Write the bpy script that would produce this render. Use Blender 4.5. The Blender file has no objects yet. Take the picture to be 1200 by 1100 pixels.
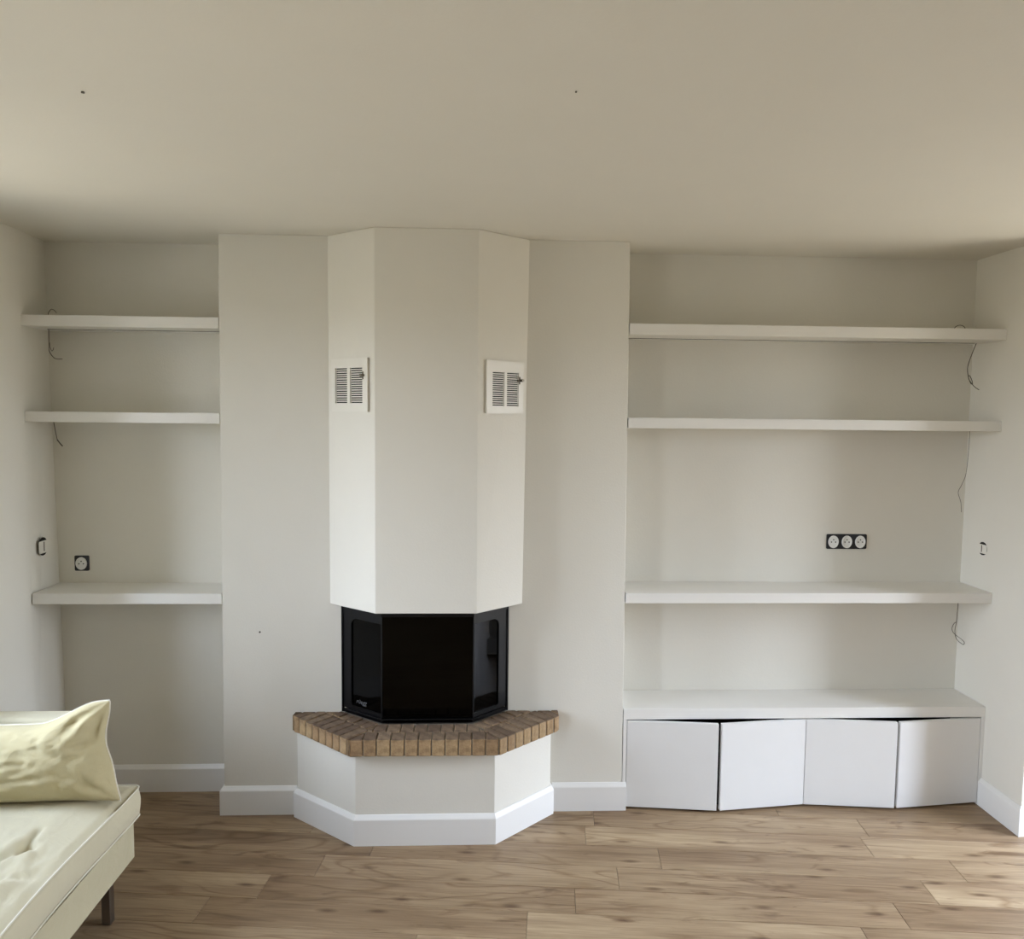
import bpy, bmesh, math, random
from mathutils import Vector, Matrix, noise
random.seed(7)
SC = bpy.context.scene
COL = SC.collection
PI = math.pi

# ------------------------------------------------------------------ camera
CX, CD, CZ = -0.0438, 3.1009, 1.6907
YAW, PITCH, ROLL, FPX = 0.0428, 0.0727, 0.0101, 879.294
def ray(u, v):
    cr, sr = math.cos(ROLL), math.sin(ROLL)
    a, b = u-600, v-550
    uu, w = a*cr+b*sr, -a*sr+b*cr
    d = (uu/FPX, 1, -w/FPX)
    cp, sp = math.cos(PITCH), math.sin(PITCH)
    y1, z1 = d[1]*cp+d[2]*sp, -d[1]*sp+d[2]*cp
    cy, sy = math.cos(YAW), math.sin(YAW)
    return Vector((d[0]*cy+y1*sy, -d[0]*sy+y1*cy, z1))
cam = bpy.data.objects.new('camera', bpy.data.cameras.new('camera'))
COL.objects.link(cam)
fw = ray(600, 550).normalized()
rt = (ray(601, 550)-ray(600, 550)).normalized()
up = -(ray(600, 551)-ray(600, 550)).normalized()
M = Matrix((rt, up, -fw)).transposed().to_4x4()
M.translation = Vector((CX, -CD, CZ))
cam.matrix_world = M
cam.data.sensor_fit = 'HORIZONTAL'
cam.data.sensor_width = 36
cam.data.lens = 36*FPX/1200
cam.data.clip_start = 0.05
SC.camera = cam
SC.view_settings.view_transform = 'Standard'
SC.view_settings.look = 'None'
SC.view_settings.gamma = 1
SC.view_settings.use_curve_mapping = False
SC.view_settings.exposure = 0.0
SC.cycles.use_denoising = True
SC.cycles.max_bounces = 10
SC.cycles.diffuse_bounces = 7
SC.cycles.sample_clamp_indirect = 4

# ------------------------------------------------------------------ world: overcast sky over a pale ground
SKY, GROUND = 32.5, 6.5
W = bpy.data.worlds.new('sky'); SC.world = W; W.use_nodes = True
nt = W.node_tree; nt.nodes.clear()
tc = nt.nodes.new('ShaderNodeTexCoord'); sx = nt.nodes.new('ShaderNodeSeparateXYZ')
rp = nt.nodes.new('ShaderNodeValToRGB'); bg = nt.nodes.new('ShaderNodeBackground')
mr = nt.nodes.new('ShaderNodeMapRange'); out = nt.nodes.new('ShaderNodeOutputWorld')
mr.inputs['From Min'].default_value = -1; mr.inputs['From Max'].default_value = 1
e = rp.color_ramp.elements
g = GROUND/SKY
e[0].position = 0.0; e[0].color = (1.0*g, .93*g, .76*g, 1)
e[1].position = 1.0; e[1].color = (.62, .775, 1.06, 1)
n = e.new(.485); n.color = (1.0*g, .93*g, .76*g, 1)
n = e.new(.515); n.color = (.84, .915, 1.04, 1)
bg.inputs['Strength'].default_value = SKY
L = nt.links.new
L(tc.outputs['Generated'], sx.inputs[0]); L(sx.outputs['Z'], mr.inputs['Value'])
L(mr.outputs[0], rp.inputs[0]); L(rp.outputs[0], bg.inputs['Color']); L(bg.outputs[0], out.inputs[0])

# window openings (a0, a1, z0, z1); left and right walls along y, rear wall along x
T = 2.22
XR_ROOM = 3.3
YB = -8.0
WIN_L = [(-1.28, -0.64, 0.85, 2.18), (-2.95, -2.2, 0.06, 2.10)]
WIN_R = [(-1.34, -0.32, 0.06, 2.12)]
WIN_B = []
def portal(loc, rot, sx_, sy_):
    l = bpy.data.lights.new('window_portal', 'AREA'); l.shape = 'RECTANGLE'; l.size = sx_; l.size_y = sy_
    l.cycles.is_portal = True
    o = bpy.data.objects.new('window_portal', l); COL.objects.link(o); o.location = loc; o.rotation_euler = rot
for q in WIN_L: portal((-T+.01, (q[0]+q[1])/2, (q[2]+q[3])/2), (0, -PI/2, 0), q[3]-q[2], q[1]-q[0])
for q in WIN_R: portal((XR_ROOM+.19, (q[0]+q[1])/2, (q[2]+q[3])/2), (0, PI/2, 0), q[3]-q[2], q[1]-q[0])
for q in WIN_B: portal(((q[0]+q[1])/2, YB-.19, (q[2]+q[3])/2), (PI/2, 0, 0), q[1]-q[0], q[3]-q[2])

# ------------------------------------------------------------------ materials
def mat(name, col, rough=.5, metal=0, bump=0, bscale=80, spec=.5, coat=0, mix=None):
    m = bpy.data.materials.new(name); m.use_nodes = True
    t = m.node_tree; b = t.nodes['Principled BSDF']
    b.inputs['Roughness'].default_value = rough; b.inputs['Metallic'].default_value = metal
    b.inputs['Specular IOR Level'].default_value = spec
    b.inputs['Coat Weight'].default_value = coat
    co = t.nodes.new('ShaderNodeTexCoord')
    nz = t.nodes.new('ShaderNodeTexNoise'); nz.inputs['Scale'].default_value = bscale; nz.inputs['Detail'].default_value = 3
    t.links.new(co.outputs['Object'], nz.inputs['Vector'])
    rm = t.nodes.new('ShaderNodeMix'); rm.data_type = 'RGBA'
    c2 = mix if mix else tuple(min(1, c*.965) for c in col)
    rm.inputs['A'].default_value = (*col, 1); rm.inputs['B'].default_value = (*c2, 1)
    n2 = t.nodes.new('ShaderNodeTexNoise'); n2.inputs['Scale'].default_value = max(1.5, bscale*.06); n2.inputs['Detail'].default_value = 4
    t.links.new(co.outputs['Object'], n2.inputs['Vector'])
    t.links.new(n2.outputs['Fac'], rm.inputs['Factor']); t.links.new(rm.outputs['Result'], b.inputs['Base Color'])
    if bump:
        bp = t.nodes.new('ShaderNodeBump'); bp.inputs['Strength'].default_value = bump; bp.inputs['Distance'].default_value = .002
        t.links.new(nz.outputs['Fac'], bp.inputs['Height']); t.links.new(bp.outputs['Normal'], b.inputs['Normal'])
    return m
M_WALL = mat('wall_paint', (.72, .70, .635), .75, bump=.25, bscale=140, spec=.25)
M_CEIL = mat('ceiling_paint', (.70, .68, .615), .8, bump=.15, bscale=90, spec=.2)
M_TRIM = mat('trim_paint', (.79, .785, .765), .35, spec=.45)
M_SHELF = mat('shelf_lacquer', (.78, .77, .735), .45, bump=.05, bscale=200)
M_DOOR = mat('cabinet_lacquer', (.765, .765, .755), .45, bump=.05, bscale=200)
M_DARK = mat('dark_gap', (.012, .011, .010), .9)
M_STEEL = mat('black_steel', (.004, .004, .0045), .35, spec=.22, bump=.05, bscale=300)
M_LINER = mat('firebox_lining', (.0012, .0012, .0012), .95, spec=.05)
M_GROUT = mat('mortar', (.19, .165, .13), .95, bump=.6, bscale=150)
M_VENT = mat('vent_enamel', (.74, .72, .655), .4)
M_BRASS = mat('aged_metal', (.16, .14, .11), .4, metal=.8)
M_CHROME = mat('brushed_metal', (.30, .29, .29), .28, metal=1)
M_PLATE = mat('black_mount', (.012, .012, .015), .35)
M_SOCK = mat('white_plastic', (.82, .83, .82), .3)
M_WIRE = mat('wire_sheath', (.085, .07, .055), .6)
M_WIREW = mat('pale_wire_sheath', (.42, .39, .33), .6)
M_SUB = mat('subfloor', (.05, .035, .022), .9)
M_PIPE = mat('piping_cord', (.68, .65, .54), .7)
M_LOGO = mat('grey_print', (.13, .135, .145), .5)
M_CURT = mat('white_curtain', (.80, .82, .85), .85)
M_WOOD = mat('frame_paint', (.78, .78, .77), .4)
M_STONE = mat('terrace_ground', (.45, .43, .38), .9)

def fabric(name, col, col2):
    m = mat(name, col, .9, spec=.15, mix=col2, bscale=60)
    t = m.node_tree; b = t.nodes['Principled BSDF']
    b.inputs['Sheen Weight'].default_value = .15
    co = t.nodes['Texture Coordinate'] if 'Texture Coordinate' in t.nodes else t.nodes.new('ShaderNodeTexCoord')
    wv = t.nodes.new('ShaderNodeTexNoise'); wv.inputs['Scale'].default_value = 900
    n3 = t.nodes.new('ShaderNodeTexNoise'); n3.inputs['Scale'].default_value = 14; n3.inputs['Detail'].default_value = 5
    n3.inputs['Distortion'].default_value = 1.2
    t.links.new(co.outputs['Object'], wv.inputs['Vector']); t.links.new(co.outputs['Object'], n3.inputs['Vector'])
    ad = t.nodes.new('ShaderNodeMath'); ad.operation = 'MULTIPLY_ADD'; ad.inputs[1].default_value = .12
    t.links.new(wv.outputs['Fac'], ad.inputs[0]); t.links.new(n3.outputs['Fac'], ad.inputs[2])
    bp = t.nodes.new('ShaderNodeBump'); bp.inputs['Strength'].default_value = .5; bp.inputs['Distance'].default_value = .008
    t.links.new(ad.outputs[0], bp.inputs['Height']); t.links.new(bp.outputs['Normal'], b.inputs['Normal'])
    return m
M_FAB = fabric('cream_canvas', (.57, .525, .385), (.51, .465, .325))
M_FAB_SHADE = fabric('shaded_cream_canvas', (.49, .445, .305), (.44, .395, .26))  # seat canvas darkened for the base: shade of the side painted into the colour
M_PIL = fabric('cream_pillow_canvas', (.52, .46, .285), (.455, .395, .23))

def wood():
    m = bpy.data.materials.new('oak_laminate'); m.use_nodes = True
    t = m.node_tree; N = t.nodes.new; K = t.links.new; b = t.nodes['Principled BSDF']
    co = N('ShaderNodeTexCoord'); oi = N('ShaderNodeObjectInfo')
    off = N('ShaderNodeVectorMath'); off.operation = 'MULTIPLY_ADD'
    cmb = N('ShaderNodeCombineXYZ')
    for i in range(3): K(oi.outputs['Random'], cmb.inputs[i])
    K(cmb.outputs[0], off.inputs[0]); off.inputs[1].default_value = (37, 53, 71); K(co.outputs['Object'], off.inputs[2])
    def noi(scale, sc, det=5, dist=0, rough=.55):
        mp = N('ShaderNodeMapping'); mp.inputs['Scale'].default_value = sc
        K(off.outputs[0], mp.inputs['Vector'])
        z = N('ShaderNodeTexNoise'); z.inputs['Scale'].default_value = scale; z.inputs['Detail'].default_value = det
        z.inputs['Distortion'].default_value = dist; z.inputs['Roughness'].default_value = rough
        K(mp.outputs[0], z.inputs['Vector']); return z
    # cathedral figure: contour lines of a smooth field, shown only in patches
    warp = noi(1.5, (.85, 4.2, 1), 2, .15, .45)
    mul = N('ShaderNodeMath'); mul.operation = 'MULTIPLY'; mul.inputs[1].default_value = 22
    K(warp.outputs['Fac'], mul.inputs[0])
    fr = N('ShaderNodeMath'); fr.operation = 'PINGPONG'; fr.inputs[1].default_value = 1; K(mul.outputs[0], fr.inputs[0])
    gate = noi(1.3, (1.0, 2.4, 1), 1)
    fine = noi(10, (.55, 15, 1), 7, .3, .62)
    streak = noi(1.6, (.62, 10, 1), 6, .5, .6)
    broad = noi(1.5, (.8, 3.2, 1), 3, .5)
    blot = noi(3.4, (1.1, 5.5, 1), 4, 1.2, .6)
    def mixm(bt, fac, a, bb, usefac=None):
        x = N('ShaderNodeMix'); x.data_type = 'RGBA'; x.blend_type = bt
        if usefac is not None: K(usefac, x.inputs['Factor'])
        else: x.inputs['Factor'].default_value = fac
        K(a, x.inputs['A']); K(bb, x.inputs['B']); return x.outputs['Result']
    def ramp(src, p0, c0, p1, c1):
        r = N('ShaderNodeValToRGB'); K(src, r.inputs[0]); q = r.color_ramp.elements
        q[0].position = p0; q[0].color = (*c0, 1); q[1].position = p1; q[1].color = (*c1, 1); return r.outputs[0]
    c = ramp(streak.outputs['Fac'], .30, (.245, .170, .104), .70, (.405, .308, .200))
    c = mixm('MULTIPLY', .9, c, ramp(fine.outputs['Fac'], .32, (.74, .71, .66), .60, (1.06, 1.06, 1.06)))
    c = mixm('MULTIPLY', .9, c, ramp(broad.outputs['Fac'], .34, (.80, .74, .68), .64, (1.14, 1.15, 1.12)))
    c = mixm('MULTIPLY', .9, c, ramp(blot.outputs['Fac'], .27, (.50, .41, .34), .42, (1, 1, 1)))
    fig = mixm('MULTIPLY', 1, c, ramp(fr.outputs[0], .0, (.70, .63, .56), .38, (1, 1, 1)))
    g2 = N('ShaderNodeMapRange'); g2.inputs['From Min'].default_value = .47; g2.inputs['From Max'].default_value = .60
    K(gate.outputs['Fac'], g2.inputs['Value'])
    c = mixm('MIX', 0, c, fig, g2.outputs[0])
    c = mixm('MULTIPLY', 1, c, ramp(oi.outputs['Random'], 0, (.84, .80, .77), 1, (1.08, 1.08, 1.08)))
    # a few knots
    mp = N('ShaderNodeMapping'); mp.inputs['Scale'].default_value = (1.5, 5.5, 1); K(off.outputs[0], mp.inputs['Vector'])
    vo = N('ShaderNodeTexVoronoi'); vo.inputs['Scale'].default_value = 1.2; vo.voronoi_dimensions = '2D'; K(mp.outputs[0], vo.inputs['Vector'])
    c = mixm('MULTIPLY', .85, c, ramp(vo.outputs['Distance'], .02, (.36, .27, .20), .085, (1, 1, 1)))
    K(c, b.inputs['Base Color'])
    b.inputs['Roughness'].default_value = .42; b.inputs['Specular IOR Level'].default_value = .4
    bp = N('ShaderNodeBump'); bp.inputs['Strength'].default_value = .12; bp.inputs['Distance'].default_value = .001
    K(fine.outputs['Fac'], bp.inputs['Height']); K(bp.outputs['Normal'], b.inputs['Normal'])
    return m
M_OAK = wood()

def brickmat(name, a, b_, dark):
    m = bpy.data.materials.new(name); m.use_nodes = True
    t = m.node_tree; N = t.nodes.new; K = t.links.new; b = t.nodes['Principled BSDF']
    co = N('ShaderNodeTexCoord'); oi = N('ShaderNodeObjectInfo')
    r = N('ShaderNodeValToRGB'); K(oi.outputs['Random'], r.inputs[0]); q = r.color_ramp.elements
    q[0].color = (*a, 1); q[1].color = (*b_, 1)
    z = N('ShaderNodeTexNoise'); z.inputs['Scale'].default_value = 34; z.inputs['Detail'].default_value = 6; z.inputs['Roughness'].default_value = .7
    K(co.outputs['Object'], z.inputs['Vector'])
    rr = N('ShaderNodeValToRGB'); K(z.outputs['Fac'], rr.inputs[0]); q = rr.color_ramp.elements
    q[0].position = .36; q[0].color = (*dark, 1); q[1].position = .62; q[1].color = (1.1, 1.08, 1.05, 1)
    x = N('ShaderNodeMix'); x.data_type = 'RGBA'; x.blend_type = 'MULTIPLY'; x.inputs['Factor'].default_value = .9
    K(r.outputs[0], x.inputs['A']); K(rr.outputs[0], x.inputs['B']); K(x.outputs['Result'], b.inputs['Base Color'])
    b.inputs['Roughness'].default_value = .85
    bp = N('ShaderNodeBump'); bp.inputs['Strength'].default_value = .7; bp.inputs['Distance'].default_value = .003
    K(z.outputs['Fac'], bp.inputs['Height']); K(bp.outputs['Normal'], b.inputs['Normal'])
    return m
M_BRICK = brickmat('clay_brick', (.42, .30, .165), (.31, .205, .11), (.6, .55, .5))
M_BRICKT = brickmat('weathered_brick_top', (.235, .165, .105), (.135, .088, .056), (.45, .43, .42))

def glass(name, tint=.9, refl=1.0):
    m = bpy.data.materials.new(name); m.use_nodes = True
    t = m.node_tree; t.nodes.clear(); N = t.nodes.new
    o = N('ShaderNodeOutputMaterial'); mx = N('ShaderNodeMixShader'); f = N('ShaderNodeFresnel'); f.inputs['IOR'].default_value = 1.5
    tr = N('ShaderNodeBsdfTransparent'); tr.inputs['Color'].default_value = (tint, tint, tint, 1)
    gl = N('ShaderNodeBsdfGlossy'); gl.inputs['Roughness'].default_value = .03; gl.inputs['Color'].default_value = (refl, refl, refl, 1)
    t.links.new(f.outputs[0], mx.inputs[0]); t.links.new(tr.outputs[0], mx.inputs[1]); t.links.new(gl.outputs[0], mx.inputs[2])
    t.links.new(mx.outputs[0], o.inputs[0]); return m
M_GLASS = glass('sooty_fire_glass', .08, .33)

# ------------------------------------------------------------------ helpers
def tag(o, label=None, cat=None, group=None, kind=None):
    if label: o['label'] = label
    if cat: o['category'] = cat
    if group: o['group'] = group
    if kind: o['kind'] = kind
    return o
def empty(name, loc, label, cat, group=None):
    o = bpy.data.objects.new(name, None); COL.objects.link(o); o.location = loc; o.empty_display_size = .1
    return tag(o, label, cat, group)
def link(name, me, mats, parent=None, smooth=False):
    o = bpy.data.objects.new(name, me); COL.objects.link(o)
    for m in (mats if isinstance(mats, (list, tuple)) else [mats]): me.materials.append(m)
    if parent:
        o.parent = parent
        par = Matrix.Translation(parent.location) if parent.parent is None else Matrix.Translation(parent.parent.location)
        o.matrix_parent_inverse = Matrix.Identity(4)
        if parent.parent is None: o.location = -Vector(parent.location)
    if smooth:
        for p in me.polygons: p.use_smooth = True
    return o
def obj(name, bm, mats, parent=None, smooth=False, bevel=0, seg=2):
    if bevel:
        bmesh.ops.bevel(bm, geom=list(bm.edges), offset=bevel, segments=seg, affect='EDGES', profile=.5, clamp_overlap=True)
    bmesh.ops.recalc_face_normals(bm, faces=bm.faces)
    me = bpy.data.meshes.new(name); bm.to_mesh(me); bm.free()
    o = link(name, me, mats, parent, smooth)
    return o
def add_box(bm, x0, x1, y0, y1, z0, z1):
    v = [bm.verts.new(c) for c in ((x0,y0,z0),(x1,y0,z0),(x1,y1,z0),(x0,y1,z0),(x0,y0,z1),(x1,y0,z1),(x1,y1,z1),(x0,y1,z1))]
    for f in ((3,2,1,0),(4,5,6,7),(0,1,5,4),(1,2,6,5),(2,3,7,6),(3,0,4,7)): bm.faces.new([v[i] for i in f])
    return v
def add_hexa(bm, c8):
    v = [bm.verts.new(c) for c in c8]
    for f in ((3,2,1,0),(4,5,6,7),(0,1,5,4),(1,2,6,5),(2,3,7,6),(3,0,4,7)): bm.faces.new([v[i] for i in f])
def add_prism(bm, poly, z0, z1, poly_top=None):
    pt = poly_top or poly
    a = [bm.verts.new((p[0], p[1], z0)) for p in poly]; b = [bm.verts.new((p[0], p[1], z1)) for p in pt]
    n = len(a)
    bm.faces.new(a[::-1]); bm.faces.new(b)
    for i in range(n): bm.faces.new((a[i], a[(i+1)%n], b[(i+1)%n], b[i]))
def box(name, dims, m, parent=None, bevel=0, seg=2):
    bm = bmesh.new(); add_box(bm, *dims); return obj(name, bm, m, parent, bevel=bevel, seg=seg)
def tube_bm(bm, pts, r, n=8, closed=False):
    pts = [Vector(p) for p in pts]; rings = []
    for i, p in enumerate(pts):
        if closed: d = pts[(i+1)%len(pts)]-pts[i-1]
        else: d = pts[min(i+1, len(pts)-1)]-pts[max(i-1, 0)]
        d.normalize()
        a = d.cross(Vector((0, 0, 1)))
        if a.length < .15: a = d.cross(Vector((0, 1, 0)))
        a.normalize(); b = d.cross(a)
        rings.append([bm.verts.new(p+(a*math.cos(2*PI*k/n)+b*math.sin(2*PI*k/n))*r) for k in range(n)])
    m = len(rings)
    for i in range(m if closed else m-1):
        A, B = rings[i], rings[(i+1)%m]
        for k in range(n): bm.faces.new((A[k], A[(k+1)%n], B[(k+1)%n], B[k]))
    if not closed:
        bm.faces.new(rings[0][::-1]); bm.faces.new(rings[-1])
def spline(pts, k=6, closed=False):
    P = [Vector(p) for p in pts]; n = len(P); o = []
    for i in range(n if closed else n-1):
        if closed: p0, p1, p2, p3 = P[i-1], P[i], P[(i+1)%n], P[(i+2)%n]
        else: p0, p1, p2, p3 = P[max(i-1,0)], P[i], P[i+1], P[min(i+2,n-1)]
        for j in range(k):
            t = j/k
            o.append(.5*((2*p1)+(p2-p0)*t+(2*p0-5*p1+4*p2-p3)*t*t+(3*p1-p0-3*p2+p3)*t**3))
    if not closed: o.append(P[-1])
    return o
def area(poly): return sum(poly[i][0]*poly[(i+1)%len(poly)][1]-poly[(i+1)%len(poly)][0]*poly[i][1] for i in range(len(poly)))/2
def ccw(p): return list(p) if area(p) > 0 else list(p)[::-1]
def clip(subj, clipper):
    """Sutherland-Hodgman against a convex polygon"""
    out_ = ccw(subj); C = ccw(clipper)
    for i in range(len(C)):
        a, b = C[i], C[(i+1)%len(C)]
        inn = lambda p: (b[0]-a[0])*(p[1]-a[1])-(b[1]-a[1])*(p[0]-a[0]) >= -1e-9
        src = out_; out_ = []
        for j in range(len(src)):
            p, q = src[j], src[(j+1)%len(src)]
            if inn(p): out_.append(p)
            if inn(p) != inn(q):
                d = (q[0]-p[0], q[1]-p[1])
                den = (b[0]-a[0])*d[1]-(b[1]-a[1])*d[0]
                if abs(den) < 1e-12: continue
                t = -((b[0]-a[0])*(p[1]-a[1])-(b[1]-a[1])*(p[0]-a[0]))/den
                out_.append((p[0]+d[0]*t, p[1]+d[1]*t))
        if not out_: return []
    res = []
    for p in out_:
        if not res or math.hypot(p[0]-res[-1][0], p[1]-res[-1][1]) > 1e-4: res.append(p)
    if len(res) > 1 and math.hypot(res[0][0]-res[-1][0], res[0][1]-res[-1][1]) < 1e-4: res.pop()
    return res if len(res) >= 3 else []
def inset(poly, d):
    """shrink a convex ccw polygon by d"""
    P = ccw(poly); r = P
    for i in range(len(P)):
        a, b = P[i], P[(i+1)%len(P)]
        l = math.hypot(b[0]-a[0], b[1]-a[1])
        if l < 1e-6: continue
        nx, ny = -(b[1]-a[1])/l, (b[0]-a[0])/l
        tx, ty = (b[0]-a[0])/l, (b[1]-a[1])/l
        o_ = (a[0]+nx*d, a[1]+ny*d)
        big = [(o_[0]-tx*9, o_[1]-ty*9), (o_[0]+tx*9, o_[1]+ty*9), (o_[0]+tx*9+nx*9, o_[1]+ty*9+ny*9), (o_[0]-tx*9+nx*9, o_[1]-ty*9+ny*9)]
        r = clip(r, big)
        if not r: return []
    return r
def sweep(bm, path, prof):
    """baseboard: path of wall points walked with the room on the RIGHT hand; prof = (out, z) pairs"""
    P = [Vector((p[0], p[1])) for p in path]; n = len(P); rings = []
    nr = []
    for i in range(n-1):
        d = (P[i+1]-P[i]).normalized(); nr.append(Vector((d.y, -d.x)))
    for i in range(n):
        if i == 0: m, s = nr[0], 1
        elif i == n-1: m, s = nr[-1], 1
        else:
            m = (nr[i-1]+nr[i]).normalized(); s = 1/max(.2, m.dot(nr[i]))
        rings.append([bm.verts.new((P[i].x+m.x*o_*s, P[i].y+m.y*o_*s, z)) for o_, z in prof])
    k = len(prof)
    for i in range(n-1):
        for j in range(k):
            bm.faces.new((rings[i][j], rings[i][(j+1)%k], rings[i+1][(j+1)%k], rings[i+1][j]))
    bm.faces.new(rings[0]); bm.faces.new(rings[-1][::-1])
BB = [(0, .0005), (.0155, .0005), (.0155, .103), (.0145, .1065), (.0045, .1195), (.0025, .121), (0, .121)]

H = 2.4
XL, XR = -1.102, .569          # chimney breast edges
DL, DR = .2045, .2179          # niche depths
NL, NR = -1.873, 2.169         # niche side walls
# ------------------------------------------------------------------ room shell
def wall_with_windows(bm, along, c0, c1, a0, a1, wins):
    """box wall between c0..c1 across, a0..a1 along ('x' or 'y'), pierced by the openings"""
    def put(p, q, z0, z1):
        if q-p < 1e-4 or z1-z0 < 1e-4: return
        if along == 'y': add_box(bm, c0, c1, p, q, z0, z1)
        else: add_box(bm, p, q, c0, c1, z0, z1)
    cur = a0
    for (p, q, z0, z1) in sorted(wins):
        put(cur, p, 0, H); put(p, q, 0, z0); put(p, q, z1, H); cur = q
    put(cur, a1, 0, H)
bm = bmesh.new()               # left wall, its last piece slightly out of plumb
wall_with_windows(bm, 'y', -T, NL, YB, 0, WIN_L)
add_hexa(bm, [(-T,0,0),(NL,0,0),(-1.860,DL,0),(-T,DL,0),(-T,0,H),(NL,0,H),(-1.888,DL,H),(-T,DL,H)])
tag(obj('wall_left', bm, M_WALL), 'plain off-white left wall', kind='structure')
box('wall_far_left', (-T, XL, DL, .45, 0, H), M_WALL)['kind'] = 'structure'
bm = bmesh.new()
add_hexa(bm, [(-1.110,0,0),(.5765,0,0),(.5765,.45,0),(-1.110,.45,0),(-1.094,0,H),(.5625,0,H),(.5625,.45,H),(-1.094,.45,H)])
obj('wall_chimney_breast', bm, M_WALL, bevel=.0015, seg=1)['kind'] = 'structure'
box('wall_far_right', (.57, NR, DR, .45, 0, H), M_WALL)['kind'] = 'structure'
box('wall_pier', (NR, XR_ROOM+.2, -.2415, .45, 0, H), M_WALL, bevel=.002, seg=1)['kind'] = 'structure'
bm = bmesh.new()
wall_with_windows(bm, 'y', XR_ROOM, XR_ROOM+.2, YB, -.2415, WIN_R)
obj('wall_right', bm, M_WALL)['kind'] = 'structure'
bm = bmesh.new(); wall_with_windows(bm, 'x', YB-.2, YB, -T, XR_ROOM+.2, WIN_B)
obj('wall_rear', bm, M_WALL)['kind'] = 'structure'
box('ceiling', (-T, XR_ROOM+.2, YB-.2, .45, H, H+.15), M_CEIL)['kind'] = 'structure'
# floor: boards on a dark underlay
fl = box('floor', (-T, XR_ROOM+.2, YB-.2, .45, -.06, -.011), M_SUB); fl['kind'] = 'structure'
ANG = math.atan(-.0995); ca, sa = math.cos(ANG), math.sin(ANG)
regions = [[(NL-.0, YB), (XR_ROOM, YB), (XR_ROOM, -.0), (NL-.0, 0)], [(-1.87, 0), (XL, 0), (XL, DL), (-1.87, DL)], [(XR, 0), (NR, 0), (NR, DR), (XR, DR)]]
room = [(NL, YB), (XR_ROOM, YB), (XR_ROOM, .2), (NL, .2)]
joint = {0: .45, 1: .41, 2: .688, 3: .518, 4: .358, 5: .194, -1: .13, -2: .84, 6: .95, 7: .62}
PW, PL = .1385, 1.11
for k in range(-5, 60):
    v1 = -.0895-PW*(k-1); v0 = v1-PW
    off = joint.get(k, random.random()*PL)
    for j in range(-4, 6):
        u0 = off+j*PL; u1 = u0+PL
        rect = [(u0, v0), (u1, v0), (u1, v1), (u0, v1)]
        wr = [(u*ca-v*sa, u*sa+v*ca) for u, v in rect]
        c = clip(wr, room)
        if not c or abs(area(c)) < .0015: continue
        if all(p[1] > .0 for p in c) and all(XL < p[0] < XR for p in c): continue
        loc = inset([(x*ca+y*sa, -x*sa+y*ca) for x, y in c], .0006)
        if not loc: continue
        cu, cv = sum(p[0] for p in loc)/len(loc), sum(p[1] for p in loc)/len(loc)
        loc = [(p[0]-cu, p[1]-cv) for p in loc]
        top = inset(loc, .0008)
        bm = bmesh.new()
        if len(top) == len(loc):
            add_prism(bm, loc, -.0105, -.0008)
            t_ = ccw(loc)
            bm.free(); bm = bmesh.new()
            L0 = ccw(loc); 
            a = [bm.verts.new((p[0], p[1], -.0105)) for p in L0]; b = [bm.verts.new((p[0], p[1], -.0009)) for p in L0]
            # match inset verts to nearest outer vertex order
            tt = [min(top, key=lambda q: (q[0]-p[0])**2+(q[1]-p[1])**2) for p in L0]
            d = [bm.verts.new((q[0], q[1], 0)) for q in tt]
            n = len(L0); bm.faces.new(a[::-1]); bm.faces.new(d)
            for i in range(n):
                bm.faces.new((a[i], a[(i+1)%n], b[(i+1)%n], b[i])); bm.faces.new((b[i], b[(i+1)%n], d[(i+1)%n], d[i]))
        else:
            add_prism(bm, loc, -.0105, 0)
        me = bpy.data.meshes.new('plank'); bmesh.ops.recalc_face_normals(bm, faces=bm.faces); bm.to_mesh(me); bm.free()
        me.materials.append(M_OAK)
        o = bpy.data.objects.new('plank', me); COL.objects.link(o); o.parent = fl
        o.location = (cu*ca-cv*sa, cu*sa+cv*ca, 0); o.rotation_euler = (0, 0, ANG)

def bboard(name, path):
    bm = bmesh.new(); sweep(bm, path, BB); o = obj(name, bm, M_TRIM); o['kind'] = 'structure'; return o
bboard('baseboard_far_left', [(-1.845, DL), (XL-.0165, DL)])
bboard('baseboard_chimney_left', [(-1.109, DL-.017), (-1.109, 0), (-.8065, 0)])
bboard('baseboard_chimney_right', [(.2735, 0), (.5925, 0)])
bboard('baseboard_pier', [(NR, -.001), (NR, -.2415), (XR_ROOM-.02, -.2415)])
bboard('baseboard_right', [(XR_ROOM, -.26), (XR_ROOM, max([q[1] for q in WIN_R]+[-1.2])+.07)])
bboard('baseboard_left', [(NL, YB+.02), (NL, -.02), (NL+.011, DL)])
# windows that light the room (left of and right of the frame)
wn = 0
def window_frame(along, c, q):
    global wn; wn += 1
    a0, a1, z0, z1 = q; m_ = (a0+a1)/2; f = .055
    bm = bmesh.new()
    for p0, p1, u, v in ((a0, a1, z0, z0+f), (a0, a1, z1-f, z1), (a0, a0+f, z0+f, z1-f), (a1-f, a1, z0+f, z1-f), (m_-.045, m_+.045, z0+f, z1-f)):
        if along == 'y': add_box(bm, c, c+.05, p0, p1, u, v)
        else: add_box(bm, p0, p1, c, c+.05, u, v)
    obj('window_%d' % wn, bm, M_WOOD)['kind'] = 'structure'
for q in WIN_L: window_frame('y', -T+.03, q)
for q in WIN_R: window_frame('y', XR_ROOM+.12, q)
for q in WIN_B: window_frame('x', YB-.16, q)

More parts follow.
